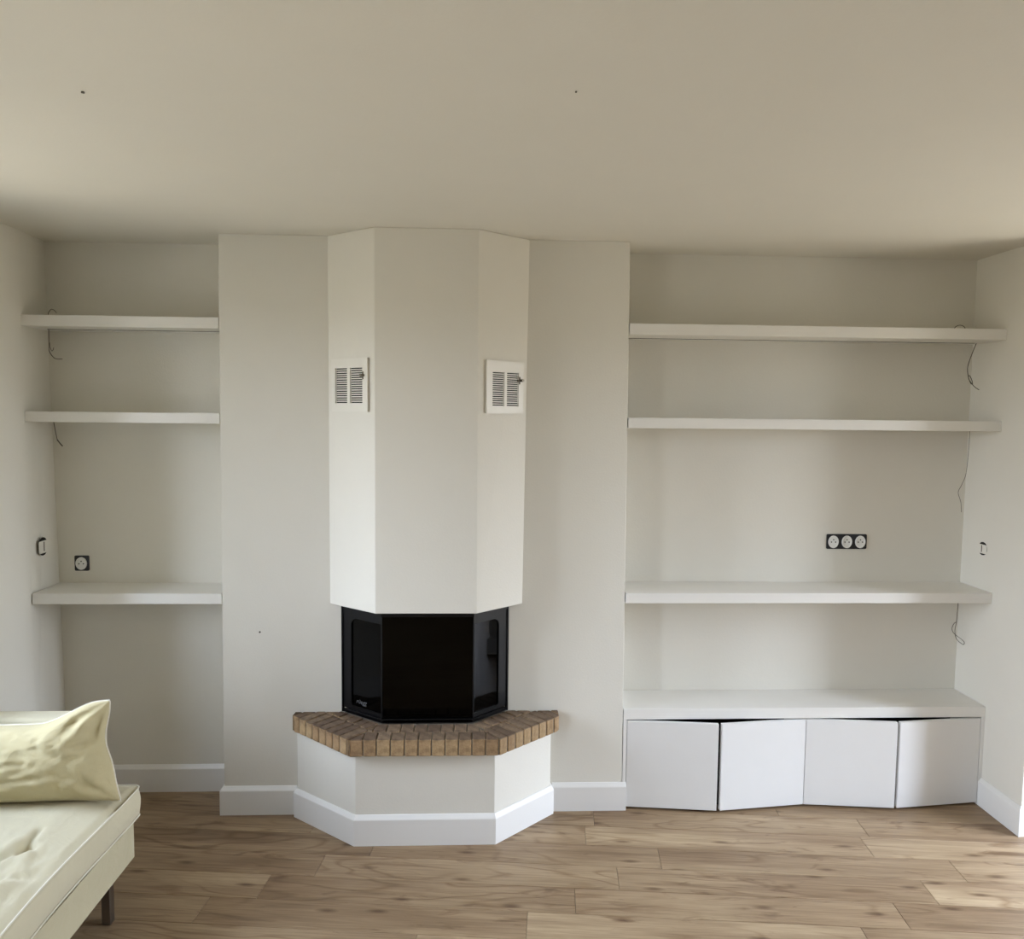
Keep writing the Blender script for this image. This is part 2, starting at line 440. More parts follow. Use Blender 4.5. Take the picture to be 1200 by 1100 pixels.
# ------------------------------------------------------------------ chimney hood above the fire
HOOD_T = [(-.6622, .0), (-.4531, -.16), (-.0539, -.16), (.1525, 0)]
HOOD_B = [(-.6632, .0), (-.4531, -.16), (-.0539, -.16), (.1385, 0)]
hood = empty('chimney_hood', (-.26, 0, .9), 'white plastered chimney hood with angled sides above the black fireplace', 'chimney hood')
bm = bmesh.new(); add_prism(bm, ccw(HOOD_B), .9, H-.0005, ccw(HOOD_T))
obj('hood_body', bm, M_WALL, hood, bevel=.0018, seg=1)

# air vents on the two angled hood faces
def vent(A, B, s0, s1, z0, z1, c0, c1, zz0, zz1, side, label):
    A = Vector((*A, 0)); B = Vector((*B, 0)); t = (B-A).normalized(); nrm = Vector((t.y, -t.x, 0))
    def P(s, o_, z): q = A+t*s+nrm*o_; return (q.x, q.y, z)
    v = empty('air_vent', P((s0+s1)/2, 0, z0), label, 'air vent', 'air vents on the chimney hood')
    def slab(name, sa_, sb, oa, ob, za, zb, m, par, bev=0):
        bm = bmesh.new()
        add_hexa(bm, [P(sa_,ob,za),P(sb,ob,za),P(sb,oa,za),P(sa_,oa,za),P(sa_,ob,zb),P(sb,ob,zb),P(sb,oa,zb),P(sa_,oa,zb)])
        return obj(name, bm, m, par, bevel=bev, seg=1)
    slab('backing', s0+.012, s1-.012, .0006, .002, z0+.012, z1-.012, M_DARK, v)
    bm = bmesh.new()
    th = .0105
    mid = (c0[1]+c1[0])/2
    for (sa_, sb, za, zb) in ((s0, s1, z0, zz0), (s0, s1, zz1, z1), (s0, c0[0], zz0, zz1), (c1[1], s1, zz0, zz1), (c0[1], c1[0], zz0, zz1)):
        add_hexa(bm, [P(sa_,th,za),P(sb,th,za),P(sb,0.001,za),P(sa_,.001,za),P(sa_,th,zb),P(sb,th,zb),P(sb,.001,zb),P(sa_,.001,zb)])
    obj('frame', bm, M_VENT, v)
    N = 16; pitch = (zz1-zz0)/N
    for (ca_, cb) in (c0, c1):
        for i in range(N+1):
            zc = zz0+pitch*i
            lo, hi = max(zz0, zc-pitch*.23), min(zz1, zc+pitch*.23)
            if hi-lo < .001: continue
            slab('slat', ca_, cb, .003, th-.001, lo, hi, M_VENT, v)
    # sliding lever
    zk = zz0+(zz1-zz0)*.77
    bm = bmesh.new()
    s_ = c1[1]+.004
    add_hexa(bm, [P(s_-.012,th+.005,zk-.004),P(s_+.004,th+.005,zk-.004),P(s_+.004,th,zk-.004),P(s_-.012,th,zk-.004),
                  P(s_-.012,th+.005,zk+.004),P(s_+.004,th+.005,zk+.004),P(s_+.004,th,zk+.004),P(s_-.012,th,zk+.004)])
    tube_bm(bm, [P(s_+.003, th, zk), P(s_+.003, th+.014, zk), P(s_+.003, th+.019, zk)], .0055, 10)
    tube_bm(bm, [P(s_, th+.001, zk-.015), P(s_, th+.001, zk+.015)], .0025, 6)
    obj('lever', bm, M_BRASS, v)
    return v
vent((-.6622,0), (-.4531,-.16), .030, .234, 1.697, 1.906, (.0515,.1205), (.1365,.206), 1.729, 1.871, -1, 'square cream slatted air vent on the left angled face of the chimney hood')
vent((-.0539,-.16), (.1485,0), .0355, .2265, 1.696, 1.905, (.0655,.1265), (.1395,.2025), 1.7245, 1.8605, 1, 'square cream slatted air vent on the right angled face of the chimney hood')

# ------------------------------------------------------------------ hearth
hearth = empty('hearth', (-.26, -.14, 0), 'white raised fireplace hearth with angled sides and a brown brick top', 'hearth')
body = [(-.797, -.0008), (-.797, -.026), (-.5215, -.2415), (.0225, -.2415), (.263, -.026), (.263, -.0008)]
bm = bmesh.new(); add_prism(bm, ccw(body), 0.0005, .3735)
obj('hearth_base', bm, M_WALL, hearth, bevel=.0015, seg=1)
bm = bmesh.new(); sweep(bm, [(p[0], p[1]) for p in body], BB)
obj('baseboard', bm, M_TRIM, hearth)
ZS0, ZS1 = .3738, .4408
slab = [(-.812, -.001), (-.8145, -.038), (-.802, -.052), (-.5415, -.2845), (.0411, -.2865), (.286, -.072), (.2965, -.055), (.2958, -.001)]
core = inset(slab, .006)
bm = bmesh.new(); add_prism(bm, core, ZS0+.001, ZS1-.005)
obj('mortar_bed', bm, M_GROUT, hearth)
FB = [(-.6149, -.001), (-.4341, -.132), (-.0641, -.132), (.0800, -.001)]
def bricks(region, origin, along, size, depth, rows, skew=0):
    """bricks standing side by side along an edge, rows going inwards"""
    t = Vector(along).normalized(); nrm = Vector((-t.y, t.x))
    n = 40
    for r, (d0, d1, sh, wd) in enumerate(rows):
        s = sh-wd*3
        while s < 1.6:
            w_ = wd*random.uniform(.97, 1.03); a = s; s += w_
            q = [(a, d0), (a+w_, d0), (a+w_, d1), (a, d1)]
            q = [(origin[0]+t.x*u+(nrm.x)*v, origin[1]+t.y*u+nrm.y*v) for u, v in q]
            c = clip(q, region)
            if not c or abs(area(c)) < .00035: continue
            c = inset(c, .0022)
            if not c or abs(area(c)) < .0002: continue
            cx = sum(p[0] for p in c)/len(c); cy = sum(p[1] for p in c)/len(c)
            j = random.uniform(-.0015, .0015)
            bm = bmesh.new()
            add_prism(bm, [(p[0]-cx, p[1]-cy) for p in c], ZS0, ZS1+j)
            bmesh.ops.bevel(bm, geom=list(bm.edges), offset=.0028, segments=1, affect='EDGES')
            bmesh.ops.recalc_face_normals(bm, faces=bm.faces)
            for f in bm.faces: f.material_index = 1 if f.normal.z > .6 else 0
            me = bpy.data.meshes.new('brick'); bm.to_mesh(me); bm.free()
            me.materials.append(M_BRICK); me.materials.append(M_BRICKT)
            o = bpy.data.objects.new('brick', me); COL.objects.link(o); o.parent = hearth
            o.location = Vector((cx, cy, 0))-hearth.location
front = [(-.5415, -.2845), (.0411, -.2865), (-.0641, -.135), (-.4341, -.135)]
left = [(-.812, -.001), (-.8145, -.038), (-.802, -.052), (-.5415, -.2845), (-.4341, -.135), (-.6149, -.001)]
right = [(.0411, -.2865), (.286, -.072), (.2965, -.055), (.2958, -.001), (.083, -.001), (-.0641, -.135)]
bricks(front, (-.5415, -.2852), (1, -.003), 0, 0, [(-.01, .075, 0, .053), (.075, .20, .028, .053)])
d = Vector((-.5415+.802, -.2845+.052))
bricks(left, (-.802, -.052), d, 0, 0, [(-.03, .115, -.014, .0435), (.115, .30, .012, .0435)])
d = Vector((.286-.0411, -.072+.2865))
bricks(right, (.0411, -.2865), d, 0, 0, [(-.03, .115, 0, .044), (.115, .30, .02, .044)])

# ------------------------------------------------------------------ fireplace insert
ins = empty('fireplace_insert', (-.26, -.06, ZS1), 'black steel fireplace insert with three dark glass panes on the brick hearth', 'fireplace')
Z0, Z1 = ZS1+.002, .8985
def quadslab(bm, A, B, s0, s1, za, zb, o0, o1):
    A = Vector((*A, 0)); B = Vector((*B, 0)); t = (B-A).normalized(); nr = Vector((t.y, -t.x, 0))
    P = lambda s, o_, z: tuple(A+t*s+nr*o_+Vector((0, 0, z)))
    add_hexa(bm, [P(s0,o1,za),P(s1,o1,za),P(s1,o0,za),P(s0,o0,za),P(s0,o1,zb),P(s1,o1,zb),P(s1,o0,zb),P(s0,o0,zb)])
LNG = (Vector(FB[1])-Vector(FB[0])).length; LNR = (Vector(FB[3])-Vector(FB[2])).length; LF = FB[2][0]-FB[1][0]
bm = bmesh.new()
# bottom and top rails, inner liner, back
add_prism(bm, ccw(inset(FB, .001)), Z0, Z0+.012)
obj('base_plate', bm, M_STEEL, ins); bm = bmesh.new()
add_prism(bm, ccw(inset(FB, .001)), Z1-.02, Z1)
obj('top_plate', bm, M_STEEL, ins)
bm = bmesh.new(); add_box(bm, FB[0][0]+.05, FB[3][0]-.05, -.006, -.0015, Z0+.012, Z1-.02)
obj('firebox_back', bm, M_LINER, ins)
bm = bmesh.new()
for A, B, ln in ((FB[0], FB[1], LNG), (FB[1], FB[2], LF), (FB[2], FB[3], LNR)):
    quadslab(bm, A, B, 0 if A != FB[1] else .004, ln-(.004 if A == FB[1] else 0), Z0, Z0+.014, -.016, -.001)
obj('bottom_rail', bm, M_STEEL, ins, bevel=.002, seg=1)
bm = bmesh.new()
for A, B, ln in ((FB[0], FB[1], LNG), (FB[1], FB[2], LF), (FB[2], FB[3], LNR)):
    quadslab(bm, A, B, 0, ln, Z1-.02, Z1-.004, -.012, .001)
obj('top_rail', bm, M_STEEL, ins)
def rr_loop(s0, s1, za, zb, radii, n=6):
    """ccw loop; radii order: bl, br, tr, tl"""
    cs = [(s0, za, 1, 1, PI), (s1, za, -1, 1, 1.5*PI), (s1, zb, -1, -1, 0), (s0, zb, 1, -1, .5*PI)]; o_ = []
    for (x, z, dx, dz, a0), r in zip(cs, radii):
        r = max(r, 1e-5)
        for k in range(n+1):
            a = a0+.5*PI*k/n; o_.append((x+dx*r+math.cos(a)*r, z+dz*r+math.sin(a)*r))
    return o_
def side_panel(A, B, ln, wall_first):
    A3 = Vector((*A, 0)); t = (Vector((*B, 0))-A3).normalized(); nr = Vector((t.y, -t.x, 0))
    P = lambda s, o_, z: tuple(A3+t*s+nr*o_+Vector((0, 0, z)))
    if wall_first: s0, s1 = .052, ln-.002; rad = (.012, .002, .002, .03)
    else: s0, s1 = .002, ln-.052; rad = (.002, .012, .03, .002)
    za, zb = Z0+.036, Z1-.050
    inn = rr_loop(s0, s1, za, zb, rad); outr = rr_loop(0.0, ln, Z0+.02, Z1-.01, (0, 0, 0, 0))
    bm = bmesh.new(); n = len(inn)
    for o_f, o_b in (((-.002), (-.007)),):
        a = [bm.verts.new(P(s, o_f, z)) for s, z in outr]; b = [bm.verts.new(P(s, o_f, z)) for s, z in inn]
        c = [bm.verts.new(P(s, o_b, z)) for s, z in inn]
        for i in range(n):
            j = (i+1)%n
            bm.faces.new((a[i], a[j], b[j], b[i])); bm.faces.new((b[i], b[j], c[j], c[i]))
    bmesh.ops.remove_doubles(bm, verts=bm.verts, dist=1e-5)
    obj('side_frame', bm, M_STEEL, ins)
    bm = bmesh.new(); quadslab(bm, A, B, .008, ln-.008, Z0+.022, Z1-.02, -.011, -.008)
    obj('glass_pane', bm, M_GLASS, ins)
    bm = bmesh.new()
    if wall_first: quadslab(bm, A, B, .0, .007, Z0, Z1-.004, -.012, .003)
    else: quadslab(bm, A, B, ln-.007, ln, Z0, Z1-.004, -.012, .003)
    obj('edge_post', bm, M_STEEL, ins)
side_panel(FB[0], FB[1], LNG, True)
side_panel(FB[2], FB[3], LNR, False)
bm = bmesh.new(); quadslab(bm, FB[1], FB[2], .004, LF-.004, Z0+.022, Z1-.02, -.008, -.004)
obj('glass_pane', bm, M_GLASS, ins)
for p in (FB[1], FB[2]):
    bm = bmesh.new(); bmesh.ops.create_cone(bm, cap_ends=True, segments=12, radius1=.0025, radius2=.0025, depth=Z1-Z0-.03)
    bmesh.ops.translate(bm, verts=bm.verts, vec=(p[0], p[1]+.005, (Z0+Z1)/2))
    obj('corner_post', bm, M_STEEL, ins)
# maker's lettering, low on the left pane
cu = bpy.data.curves.new('lettering', 'FONT'); cu.body = 'r\u00fcegg'; cu.size = .026; cu.align_x = 'CENTER'; cu.extrude = .0002; cu.shear = .25
to = bpy.data.objects.new('lettering_text', cu); COL.objects.link(to)
A3 = Vector((*FB[0], 0)); t = (Vector((*FB[1], 0))-A3).normalized(); nr = Vector((t.y, -t.x, 0))
mt = Matrix((t, Vector((0, 0, 1)), nr)).transposed().to_4x4(); mt.translation = A3+t*.112+nr*.0005+Vector((0, 0, .497))
dg = bpy.context.evaluated_depsgraph_get(); dg.update()
me = bpy.data.meshes.new_from_object(to.evaluated_get(dg)); me.transform(mt); me.materials.clear()
bpy.data.objects.remove(to)
link('lettering', me, M_LOGO, ins)

# ------------------------------------------------------------------ shelves
def shelf(label, x0, x1, y1, z0, z1, group, groove=None, yg=.115):
    s = empty('floating_shelf', ((x0+x1)/2, y1/2, z0), label, 'shelf', group)
    box('board', (x0+.001, x1-.001, -.0005, y1-.001, z0, z1), M_SHELF, s, bevel=.0012, seg=1)
    if groove:
        box('light_groove', (groove[0], groove[1], yg-.003, yg+.002, z0-.0012, z0+.0005), M_DARK, s)
        box('diffuser_strip', (groove[0], groove[1], yg+.0025, yg+.012, z0-.0018, z0+.0005), M_SHELF, s)
    return s
gl_, gr_ = 'white shelves in the left alcove', 'white shelves in the right alcove'
shelf('top white floating shelf in the left alcove', -1.875, -1.098, DL, 2.025, 2.0695, gl_, (-1.835, -1.106))
shelf('middle white floating shelf in the left alcove, above the wall socket', -1.873, -1.100, DL, 1.643, 1.6855, gl_)
shelf('lowest white board in the left alcove, desk height, under the single socket', -1.870, -1.105, DL, .898, .9425, gl_)
shelf('top long white floating shelf in the right alcove', .568, NR, DR, 2.026, 2.0715, gr_, (.58, 2.13), .15)
shelf('middle long white floating shelf in the right alcove, above the triple socket', .571, NR, DR, 1.641, 1.684, gr_)
shelf('lower long white shelf in the right alcove, just under the triple socket', .575, NR, DR, .900, .9445, gr_)

# ------------------------------------------------------------------ low cabinet
cab = empty('low_cabinet', (1.37, .1, 0), 'long low white cabinet with four slightly ajar doors filling the right alcove', 'cabinet')
x0, x1 = .5775, 2.168
box('cabinet_top', (x0, x1, -.0005, DR-.001, .395, .4415), M_SHELF, cab, bevel=.0012, seg=1)
bm = bmesh.new()
bm.free()
for d_ in ((x0, .5925, -.0003, DR-.001, .0005, .3945), (2.1525, x1, -.0003, DR-.001, .0005, .3945), (1.366, 1.384, .03, DR-.001, .0005, .3945)):
    box('side_panel', d_, M_SHELF, cab)
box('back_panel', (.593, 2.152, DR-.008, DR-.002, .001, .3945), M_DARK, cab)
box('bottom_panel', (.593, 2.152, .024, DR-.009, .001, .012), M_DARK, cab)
def door(hx, w, ang, label=None):
    """hinge x, signed width, opening angle"""
    bm = bmesh.new(); xa, xb = sorted((0, w))
    add_box(bm, xa, xb, 0, .018, .010, .3895)
    bmesh.ops.bevel(bm, geom=list(bm.edges), offset=.0012, segments=1, affect='EDGES')
    R = Matrix.Rotation(ang, 4, 'Z'); R.translation = Vector((hx, .0, 0))
    bmesh.ops.transform(bm, matrix=R, verts=bm.verts)
    o = obj('door', bm, M_DOOR, cab)
    bm = bmesh.new()                       # cup hinge near the free end top: small magnet catch seen in the gap
    add_box(bm, xa+.0, xa+.001, 0, .001, 0, .001); bm.free()
    xk = w*.93
    bm = bmesh.new(); bmesh.ops.create_cone(bm, cap_ends=True, segments=10, radius1=.004, radius2=.004, depth=.006)
    bmesh.ops.rotate(bm, verts=bm.verts, cent=(0, 0, 0), matrix=Matrix.Rotation(PI/2, 3, 'X'))
    bmesh.ops.translate(bm, verts=bm.verts, vec=(xk, .021, .381))
    bmesh.ops.transform(bm, matrix=R, verts=bm.verts)
    obj('bumper', bm, M_SOCK, o)
door(.5945, .385, -.118)
door(1.3735, -.384, .118)
door(1.3755, .384, -.108)
door(2.1510, -.384, .108)

# ------------------------------------------------------------------ sockets and boxes in the walls
def socket(label, x0, x1, z0, z1, centres, ywall, rx, rz, group=None):
    s = empty('wall_socket', ((x0+x1)/2, ywall, (z0+z1)/2), label, 'socket')
    bm = bmesh.new()
    lp = rr_loop(x0, x1, z0, z1, (.006,)*4, 4)
    a = [bm.verts.new((x, ywall-.0003, z)) for x, z in lp]; b = [bm.verts.new((x, ywall-.004, z)) for x, z in lp]
    n = len(lp); bm.faces.new(b); bm.faces.new(a[::-1])
    for i in range(n): bm.faces.new((a[i], a[(i+1)%n], b[(i+1)%n], b[i]))
    obj('mounting_plate', bm, M_PLATE, s)
    for cx, cz in centres:
        bm = bmesh.new(); K = 28
        rings = []
        for r, y in ((1, .004), (1, .0085), (.93, .0095), (.84, .0095), (.80, .006), (0, .006)):
            if r == 0: continue
            rings.append([bm.verts.new((cx+rx*r*math.cos(2*PI*k/K), ywall-y, cz+rz*r*math.sin(2*PI*k/K))) for k in range(K)])
        for A, B in zip(rings, rings[1:]):
            for k in range(K): bm.faces.new((A[k], A[(k+1)%K], B[(k+1)%K], B[k]))
        bm.faces.new(rings[-1])
        f = obj('socket_face', bm, M_SOCK, s)
        for dx, dz in ((-.0095, -.001), (.0095, -.001), (0, .0095)):
            bm = bmesh.new(); bmesh.ops.create_cone(bm, cap_ends=True, segments=10, radius1=.0026, radius2=.0026, depth=.002)
            bmesh.ops.rotate(bm, verts=bm.verts, cent=(0, 0, 0), matrix=Matrix.Rotation(PI/2, 3, 'X'))
            bmesh.ops.translate(bm, verts=bm.verts, vec=(cx+dx, ywall-.0068, cz+dz))
            obj('pin_hole', bm, M_DARK, f)
socket('single round white wall socket on a black plate in the left alcove', -1.802, -1.740, .995, 1.062, [(-1.7725, 1.0275)], DL, .0235, .0275)
socket('triple white wall socket on a black plate in the right alcove', 1.533, 1.719, 1.097, 1.165, [(1.5640, 1.130), (1.6262, 1.130), (1.6885, 1.130)], DR, .0235, .0285)
def jbox(x, sgn, yc, zc, ry, rz, label):
    j = empty('junction_box', (x, yc, zc), label, 'junction box')
    def disc(name, ry_, rz_, x_a, x_b, m, dy=0, dz=0, rad=.5):
        bm = bmesh.new(); lp = rr_loop(yc-ry_+dy, yc+ry_+dy, zc-rz_+dz, zc+rz_+dz, (min(ry_, rz_)*rad,)*4, 6)
        a = [bm.verts.new((x+sgn*x_a, p, q)) for p, q in lp]; b = [bm.verts.new((x+sgn*x_b, p, q)) for p, q in lp]
        n = len(lp); bm.faces.new(b); bm.faces.new(a[::-1])
        for i in range(n): bm.faces.new((a[i], a[(i+1)%n], b[(i+1)%n], b[i]))
        obj(name, bm, m, j)
    disc('cut_opening', ry, rz, .0003, .0012, M_DARK, rad=.95)
    disc('cover', ry*.98, rz*.68, .0012, .0022, M_WALL, dz=-rz*.06, rad=.3)
    disc('slot', ry*.10, rz*.52, .0022, .0026, M_WIRE, dy=-sgn*ry*.0+ry*.2, dz=-rz*.02, rad=.2)
jbox(-1.866, 1, .081, 1.123, .031, .038, 'small open junction box on the left wall above the desk board')
jbox(NR, -1, .075, 1.125, .028, .029, 'small open junction box on the right alcove side wall')

# ------------------------------------------------------------------ loose wires
def wire(pts, r, label, m=M_WIRE, name='electrical_wire'):
    bm = bmesh.new(); tube_bm(bm, spline(pts, 5), r, 6)
    return tag(obj(name, bm, m, smooth=True), label, 'wire', 'loose wires under the shelves')
def pl(pts, y): return [(p[0], y+(p[2] if len(p) > 2 else 0), p[1]) for p in pts]
wire(pl([(-1.83,2.024),(-1.831,1.957),(-1.83,1.933),(-1.817,1.912),(-1.803,1.903),(-1.779,1.903)], .115), .0016, 'dark hooked wire hanging under the top left shelf')
wire(pl([(-1.830,1.970),(-1.829,1.952),(-1.823,1.936),(-1.817,1.941),(-1.815,1.950)], .119), .0011, 'short curled wire strand beside the hook under the top left shelf')
wire(pl([(-1.820,2.069),(-1.821,2.088),(-1.809,2.104),(-1.797,2.100),(-1.788,2.090)], .1), .0013, 'small wire loop standing up on the top left shelf')
w = wire(pl([(-1.823,1.642),(-1.817,1.604),(-1.811,1.568)], .115), .0013, 'short wire with a dark end hanging under the middle left shelf')
bm = bmesh.new(); tube_bm(bm, pl([(-1.811,1.568),(-1.801,1.554),(-1.790,1.541)], .115), .0024, 6); obj('wire_end', bm, M_WIRE, w)
wire(pl([(2.132,2.024),(2.112,1.969),(2.099,1.921),(2.103,1.883),(2.114,1.854),(2.124,1.846),(2.122,1.861),(2.109,1.884),(2.106,1.870),(2.130,1.839),(2.156,1.821)], .14), .0016, 'looped dark wire hanging under the top right shelf')
wire(pl([(2.024,2.0715),(2.034,2.094),(2.054,2.102),(2.074,2.095),(2.084,2.073)], .14), .0014, 'small wire loop standing up on the top right shelf')
wire(pl([(2.131,1.640),(2.130,1.544),(2.124,1.449),(2.107,1.399),(2.093,1.365),(2.107,1.322),(2.112,1.276)], .15), .0011, 'long thin wire hanging under the middle right shelf', M_WIRE)
wire(pl([(2.121,.899),(2.117,.782),(2.112,.735),(2.120,.700),(2.140,.680),(2.156,.672),(2.158,.682),(2.144,.696),(2.118,.715),(2.103,.73),(2.098,.748),(2.106,.768),(2.116,.775)], .15), .0014, 'looped wire hanging under the lowest right shelf')

# tiny screw marks
def peg(name, loc, r, label, axis='Y'):
    bm = bmesh.new(); bmesh.ops.create_cone(bm, cap_ends=True, segments=10, radius1=r, radius2=r*.8, depth=.003)
    if axis == 'Y': bmesh.ops.rotate(bm, verts=bm.verts, cent=(0, 0, 0), matrix=Matrix.Rotation(PI/2, 3, 'X'))
    bmesh.ops.translate(bm, verts=bm.verts, vec=loc)
    tag(obj(name, bm, M_WIRE), label, 'screw')
peg('wall_screw', (-.9526, -.0012, .7804), .0045, 'tiny dark screw in the wall left of the fireplace')
peg('ceiling_screw', (-.9352, -1.3305, H-.0012), .0042, 'tiny dark screw in the ceiling on the left', 'Z')
peg('ceiling_screw', (.1611, -1.4054, H-.0012), .0022, 'tiny dark screw in the ceiling right of centre', 'Z')

# ------------------------------------------------------------------ sofa
sofa = empty('sofa', (-1.53, -1.45, 0), 'cream canvas sofa on metal legs along the left wall', 'sofa')
SX0, SX1, SYF, SYN = -1.835, -1.2, -.57, -2.35     # far end y, near end y
bm = bmesh.new()                                    # base box with gently rippled cover
nx, ny, nz = 2, 60, 8
def base_pt(x, y, z, amp=1):
    return (x, y, z)
segs = 70
prof = []
xs0, xs1 = SX0+.01, SX1-.004
zb0, zb1 = .186, .312
def rip(y, z):
    k = (z-zb0)/(zb1-zb0)
    return .004*math.sin(y*9+k*3)*math.sin(PI*k)+.006*math.exp(-((y+.83-k*.12)/.05)**2)*k
grid = []
path = [(xs0, SYF-.03), (xs1-.01, SYF-.03), (xs1, SYF-.04)]+[(xs1, SYF-.04-(SYF-.04-SYN-.03)*i/segs) for i in range(1, segs+1)]+[(xs0, SYN+.03)]
cols = []
for (x, y) in path:
    col = []
    for i in range(9):
        z = zb0+(zb1-zb0)*i/8
        col.append(bm.verts.new((x+(rip(y, z) if x > -1.3 and y < SYF-.05 else 0), y, z)))
    cols.append(col)
m_ = len(cols)
for i in range(m_):
    A, B = cols[i], cols[(i+1)%m_]
    for j in range(8): bm.faces.new((A[j], A[j+1], B[j+1], B[j]))
bm.faces.new([c[0] for c in cols]); bm.faces.new([c[-1] for c in cols][::-1])
obj('base', bm, M_FAB_SHADE, sofa, smooth=False)

def fbm(x, y, z, s): return noise.fractal(Vector((x, y, z))*s, .9, 2.1, 4)
# seat cushion
CZ0, CZ1 = .313, .418
def cx_edge(y):  # front edge x as the cushion runs towards the camera
    k = max(0, min(1, (SYF-y)/.75)); return SX1+.0-.004*math.sin(k*PI)+.006*math.sin(y*7)
def crease(x, y):
    h = .0
    def groove(ax, ay, bx, by, w_, d_):
        a = Vector((ax, ay)); b = Vector((bx, by)); p_ = Vector((x, y)); t_ = max(0, min(1, (p_-a).dot(b-a)/(b-a).length_squared))
        q = (p_-(a+(b-a)*t_)).length; return -d_*math.exp(-(q/w_)**2)
    h += groove(-1.44, -1.10, -1.325, -.985, .020, .016)
    h += groove(-1.33, -.985, -1.345, -.90, .012, .008)
    h += groove(-1.50, -1.30, -1.24, -1.19, .025, .006)
    h += groove(-1.42, -1.20, -1.22, -1.08, .018, .006)
    h += groove(-1.40, -1.38, -1.24, -1.30, .018, .006)
    return h
def sm(q): q = max(0, min(1, q)); return q*q*(3-2*q)
def seat_z(x, y):
    dF = cx_edge(y)-x; dY = min(SYF-y, y-SYN)
    z = CZ1-.003+.034*(.35*sm(dF/.03)+.65*sm(dF/.15))*(.5*sm(dY/.03)+.5*sm(dY/.12))
    rfac = min(1, max(0, dF)/.10)*min(1, max(0, dY)/.08)
    near = sm((-y-.86)/.25)
    w = .010*fbm(x, y*.8, 3, 4)*(.35+.65*near)
    w += near*(.020*fbm(x*1.3+y*.5, y*.6-x*.3, 1, 10)+.011*(1-abs(noise.noise(Vector((x*9+y*6, y*9-x*8, 2.2))))*2.2))
    return z+(crease(x, y)*1.9+w)*rfac
nxc, nyc = 90, 220
bm = bmesh.new(); top = []
def edgef(d, r):      # rounded shoulder
    if d >= r: return 0
    return r-math.sqrt(max(0, r*r-(r-d)**2))
for i in range(nxc+1):
    row = []
    for j in range(nyc+1):
        u = i/nxc; v = j/nyc
        y = SYF+(SYN-SYF)*(v if v > .0 else 0)
        xe = cx_edge(y); x = SX0+(xe-SX0)*(1-(1-u)**1.3)
        # rounded plan corner at the far front
        dF = xe-x; dY = min(SYF-y, y-SYN)
        z = seat_z(x, y)
        cr = .022
        if xe-x < cr and SYF-y < cr:
            a = cr-(xe-x); b = cr-(SYF-y); l = max(a, b)
            h_ = math.hypot(a, b)
            if h_ > 0:
                x = xe-cr+a*l/h_; y = SYF-cr+b*l/h_
        row.append(bm.verts.new((x, y, z)))
    top.append(row)
for i in range(nxc):
    for j in range(nyc): bm.faces.new((top[i][j], top[i+1][j], top[i+1][j+1], top[i][j+1]))
rim = [top[i][0] for i in range(nxc+1)]+[top[nxc][j] for j in range(1, nyc+1)]+[top[i][nyc] for i in range(nxc-1, -1, -1)]+[top[0][j] for j in range(nyc-1, 0, -1)]
rim_co = [v.co.copy() for v in rim]
cen = Vector(((SX0+SX1)/2, (SYF+SYN)/2, 0))
prev = rim; K = 7
for k in range(1, K+1):
    f = k/K; ring = []
    for co in rim_co:
        zlow = CZ0+.004+.004*math.sin(co.y*6)
        z = co.z+(zlow-co.z)*f
        bul = .007*math.sin(PI*f)+.0015*noise.noise(Vector((co.x*9, co.y*9, f*3)))
        d_ = Vector((1 if co.x > SX1-.05 else 0, 1 if co.y > SYF-.03 else (-1 if co.y < SYN+.01 else 0), 0))
        if d_.length: d_.normalize()
        ring.append(bm.verts.new((co.x+d_.x*bul, co.y+d_.y*bul, z)))
    n = len(ring)
    for i in range(n): bm.faces.new((prev[i], prev[(i+1)%n], ring[(i+1)%n], ring[i]))
    prev = ring
low_co = [v.co.copy() for v in prev]
bm.faces.new(prev)
seat = obj('seat_cushion', bm, M_FAB, sofa, smooth=True)
for nm, rc in (('piping', rim_co), ('piping', low_co)):
    bm = bmesh.new(); pts = rc[::1]
    # drop near-duplicates
    q = [pts[0]]
    for p_ in pts[1:]:
        if (p_-q[-1]).length > .006: q.append(p_)
    tube_bm(bm, [p_+Vector((.0015, 0, .001)) for p_ in q], .0027, 8, closed=True)
    obj(nm, bm, M_PIPE, seat, smooth=True)
# arm at the far end, back along the wall
def soft_box(name, x0, x1, y0, y1, z0, z1, r, m, par):
    bm = bmesh.new(); add_box(bm, x0, x1, y0, y1, z0, z1)
    bmesh.ops.subdivide_edges(bm, edges=list(bm.edges), cuts=3, use_grid_fill=True)
    o = obj(name, bm, m, par, smooth=True)
    md = o.modifiers.new('bevel', 'BEVEL'); md.width = r; md.segments = 4; md.limit_method = 'ANGLE'
    return o
soft_box('armrest', -1.835, -1.345, -.568, -.47, .19, .645, .022, M_FAB, sofa)
soft_box('backrest', -1.852, -1.838, -2.35, -.575, .19, .56, .005, M_FAB, sofa)
for lx, ly in ((-1.263, -.678), (-1.263, -2.22), (-1.79, -.62), (-1.79, -2.22)):
    bm = bmesh.new(); add_box(bm, lx-.0145, lx+.0145, ly-.0145, ly+.0145, .0005, .1865)
    obj('leg', bm, M_CHROME, sofa, bevel=.0025)

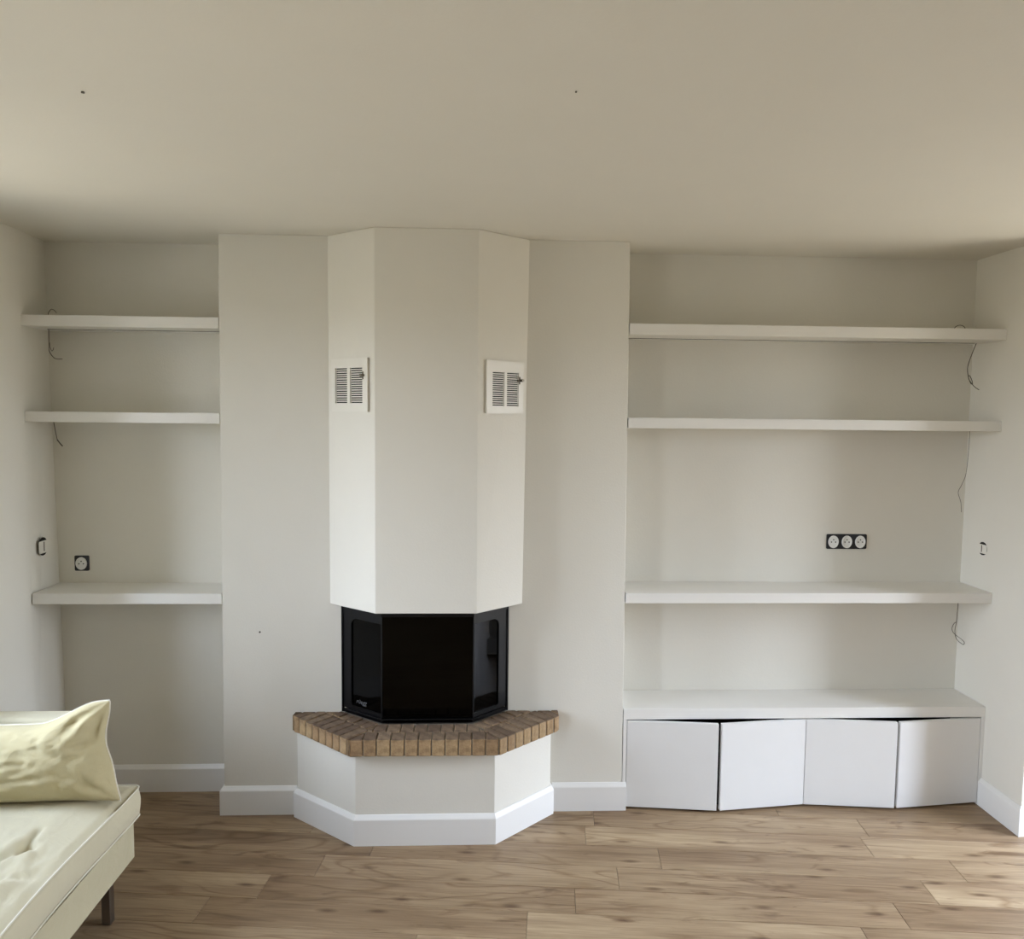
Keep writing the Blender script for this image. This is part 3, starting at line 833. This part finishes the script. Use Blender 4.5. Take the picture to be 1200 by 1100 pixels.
# ------------------------------------------------------------------ pillow
BR, TR, TL, BLc = Vector((-1.190, -.722, .442)), Vector((-1.255, -.640, .741)), Vector((-1.74, -.62, .715)), Vector((-1.72, -.745, .44))
nP = 64
n_f = ((TR-BR).cross(BR-BLc)).normalized()
if n_f.y > 0: n_f = -n_f
def pil(s, t, side):
    # s: 0 left..1 right, t: 0 bottom..1 top
    a, b = 2*s-1, 2*t-1
    s2 = .5+.5*a*(1-.055*(1-b*b)); t2 = .5+.5*b*(1-.05*(1-a*a))
    ear = lambda q: (lambda w: w*w*(3-2*w))(max(0, min(1, q)))
    t2 -= .19*t**1.8*ear((.93-s)/.42)*ear((s-.02)/.25)
    s2 -= .030*ear(1-abs(t-.62)/.30)*s**6
    p = (BLc*(1-s2)+BR*s2)*(1-t2)+(TL*(1-s2)+TR*s2)*t2
    ra, rb = 1-abs(a)**2.4, 1-abs(b)**2.4
    th = (max(0, ra)*max(0, rb))**.5
    T_ = .105 if side > 0 else .045
    h = T_*th
    w_ = 0
    if side > 0:
        env = th**.6
        w_ += .012*fbm(s*1.6, t*.9, 5.2, 3.1)+.007*fbm(s*2.2+4, t*1.6, 9, 6.0)
        # folds radiating from the corners
        for cxn, czn, am in ((1, 1, .013), (1, 0, .007), (0, 1, .008), (0, 0, .008)):
            dx, dz = s-cxn, (t-czn)*.62; r_ = math.hypot(dx, dz)+1e-4; an = math.atan2(dz, dx)
            w_ += am*math.sin(an*9+cxn*2+czn)*math.exp(-((r_-.17)/.11)**2)
        # pinched tuck by the upper right corner and a short crease beside it
        d_ = math.hypot((s-.90)*1.0, (t-.80)*.6); w_ += .016*math.exp(-(d_/.045)**2)
        d_ = math.hypot((s-.955)*1.2, (t-.72)*.35); w_ -= .014*math.exp(-(d_/.05)**2)
        d_ = math.hypot((s-.865)*.6, (t-.60)*1.1); w_ -= .010*math.exp(-(d_/.04)**2)
        q_ = (s-.60)*.8+(t-.66)*.5; r_ = math.hypot(s-.62, t-.64); w_ -= .008*math.exp(-(q_/.018)**2)*math.exp(-(r_/.10)**2)
        q_ = t-(.28+.14*(s-.5)); w_ -= .007*math.exp(-(q_/.04)**2)*math.exp(-((s-.5)/.25)**2)
        w_ *= env
    p = p+n_f*(h+w_)*side
    # sit on the cushion
    p.z = max(p.z, seat_z(min(p.x, -1.204), p.y)+.0035)
    return p
bm = bmesh.new(); G = {}
for side in (1, -1):
    for i in range(nP+1):
        for j in range(nP+1):
            edge = i in (0, nP) or j in (0, nP)
            if side == -1 and edge: G[(-1, i, j)] = G[(1, i, j)]; continue
            G[(side, i, j)] = bm.verts.new(pil(.5-.5*math.cos(PI*i/nP), .5-.5*math.cos(PI*j/nP), side))
for side in (1, -1):
    for i in range(nP):
        for j in range(nP): bm.faces.new((G[(side,i,j)], G[(side,i+1,j)], G[(side,i+1,j+1)], G[(side,i,j+1)]))
bd = [G[(1,i,0)].co.copy() for i in range(nP)]+[G[(1,nP,j)].co.copy() for j in range(nP)]+[G[(1,i,nP)].co.copy() for i in range(nP, 0, -1)]+[G[(1,0,j)].co.copy() for j in range(nP, 0, -1)]
pw = tag(obj('pillow', bm, M_PIL, smooth=True), 'rumpled cream canvas pillow with pale piping leaning on the sofa arm', 'pillow')
q = [bd[0]]
for p_ in bd[1:]:
    if (p_-q[-1]).length > .007: q.append(p_)
bm = bmesh.new(); tube_bm(bm, q, .0029, 8, closed=True)
o = link('piping', (lambda me: (bm.to_mesh(me), bm.free(), me)[2])(bpy.data.meshes.new('piping')), M_PIPE, None, True)
o.parent = pw
print('objects', len(bpy.data.objects))
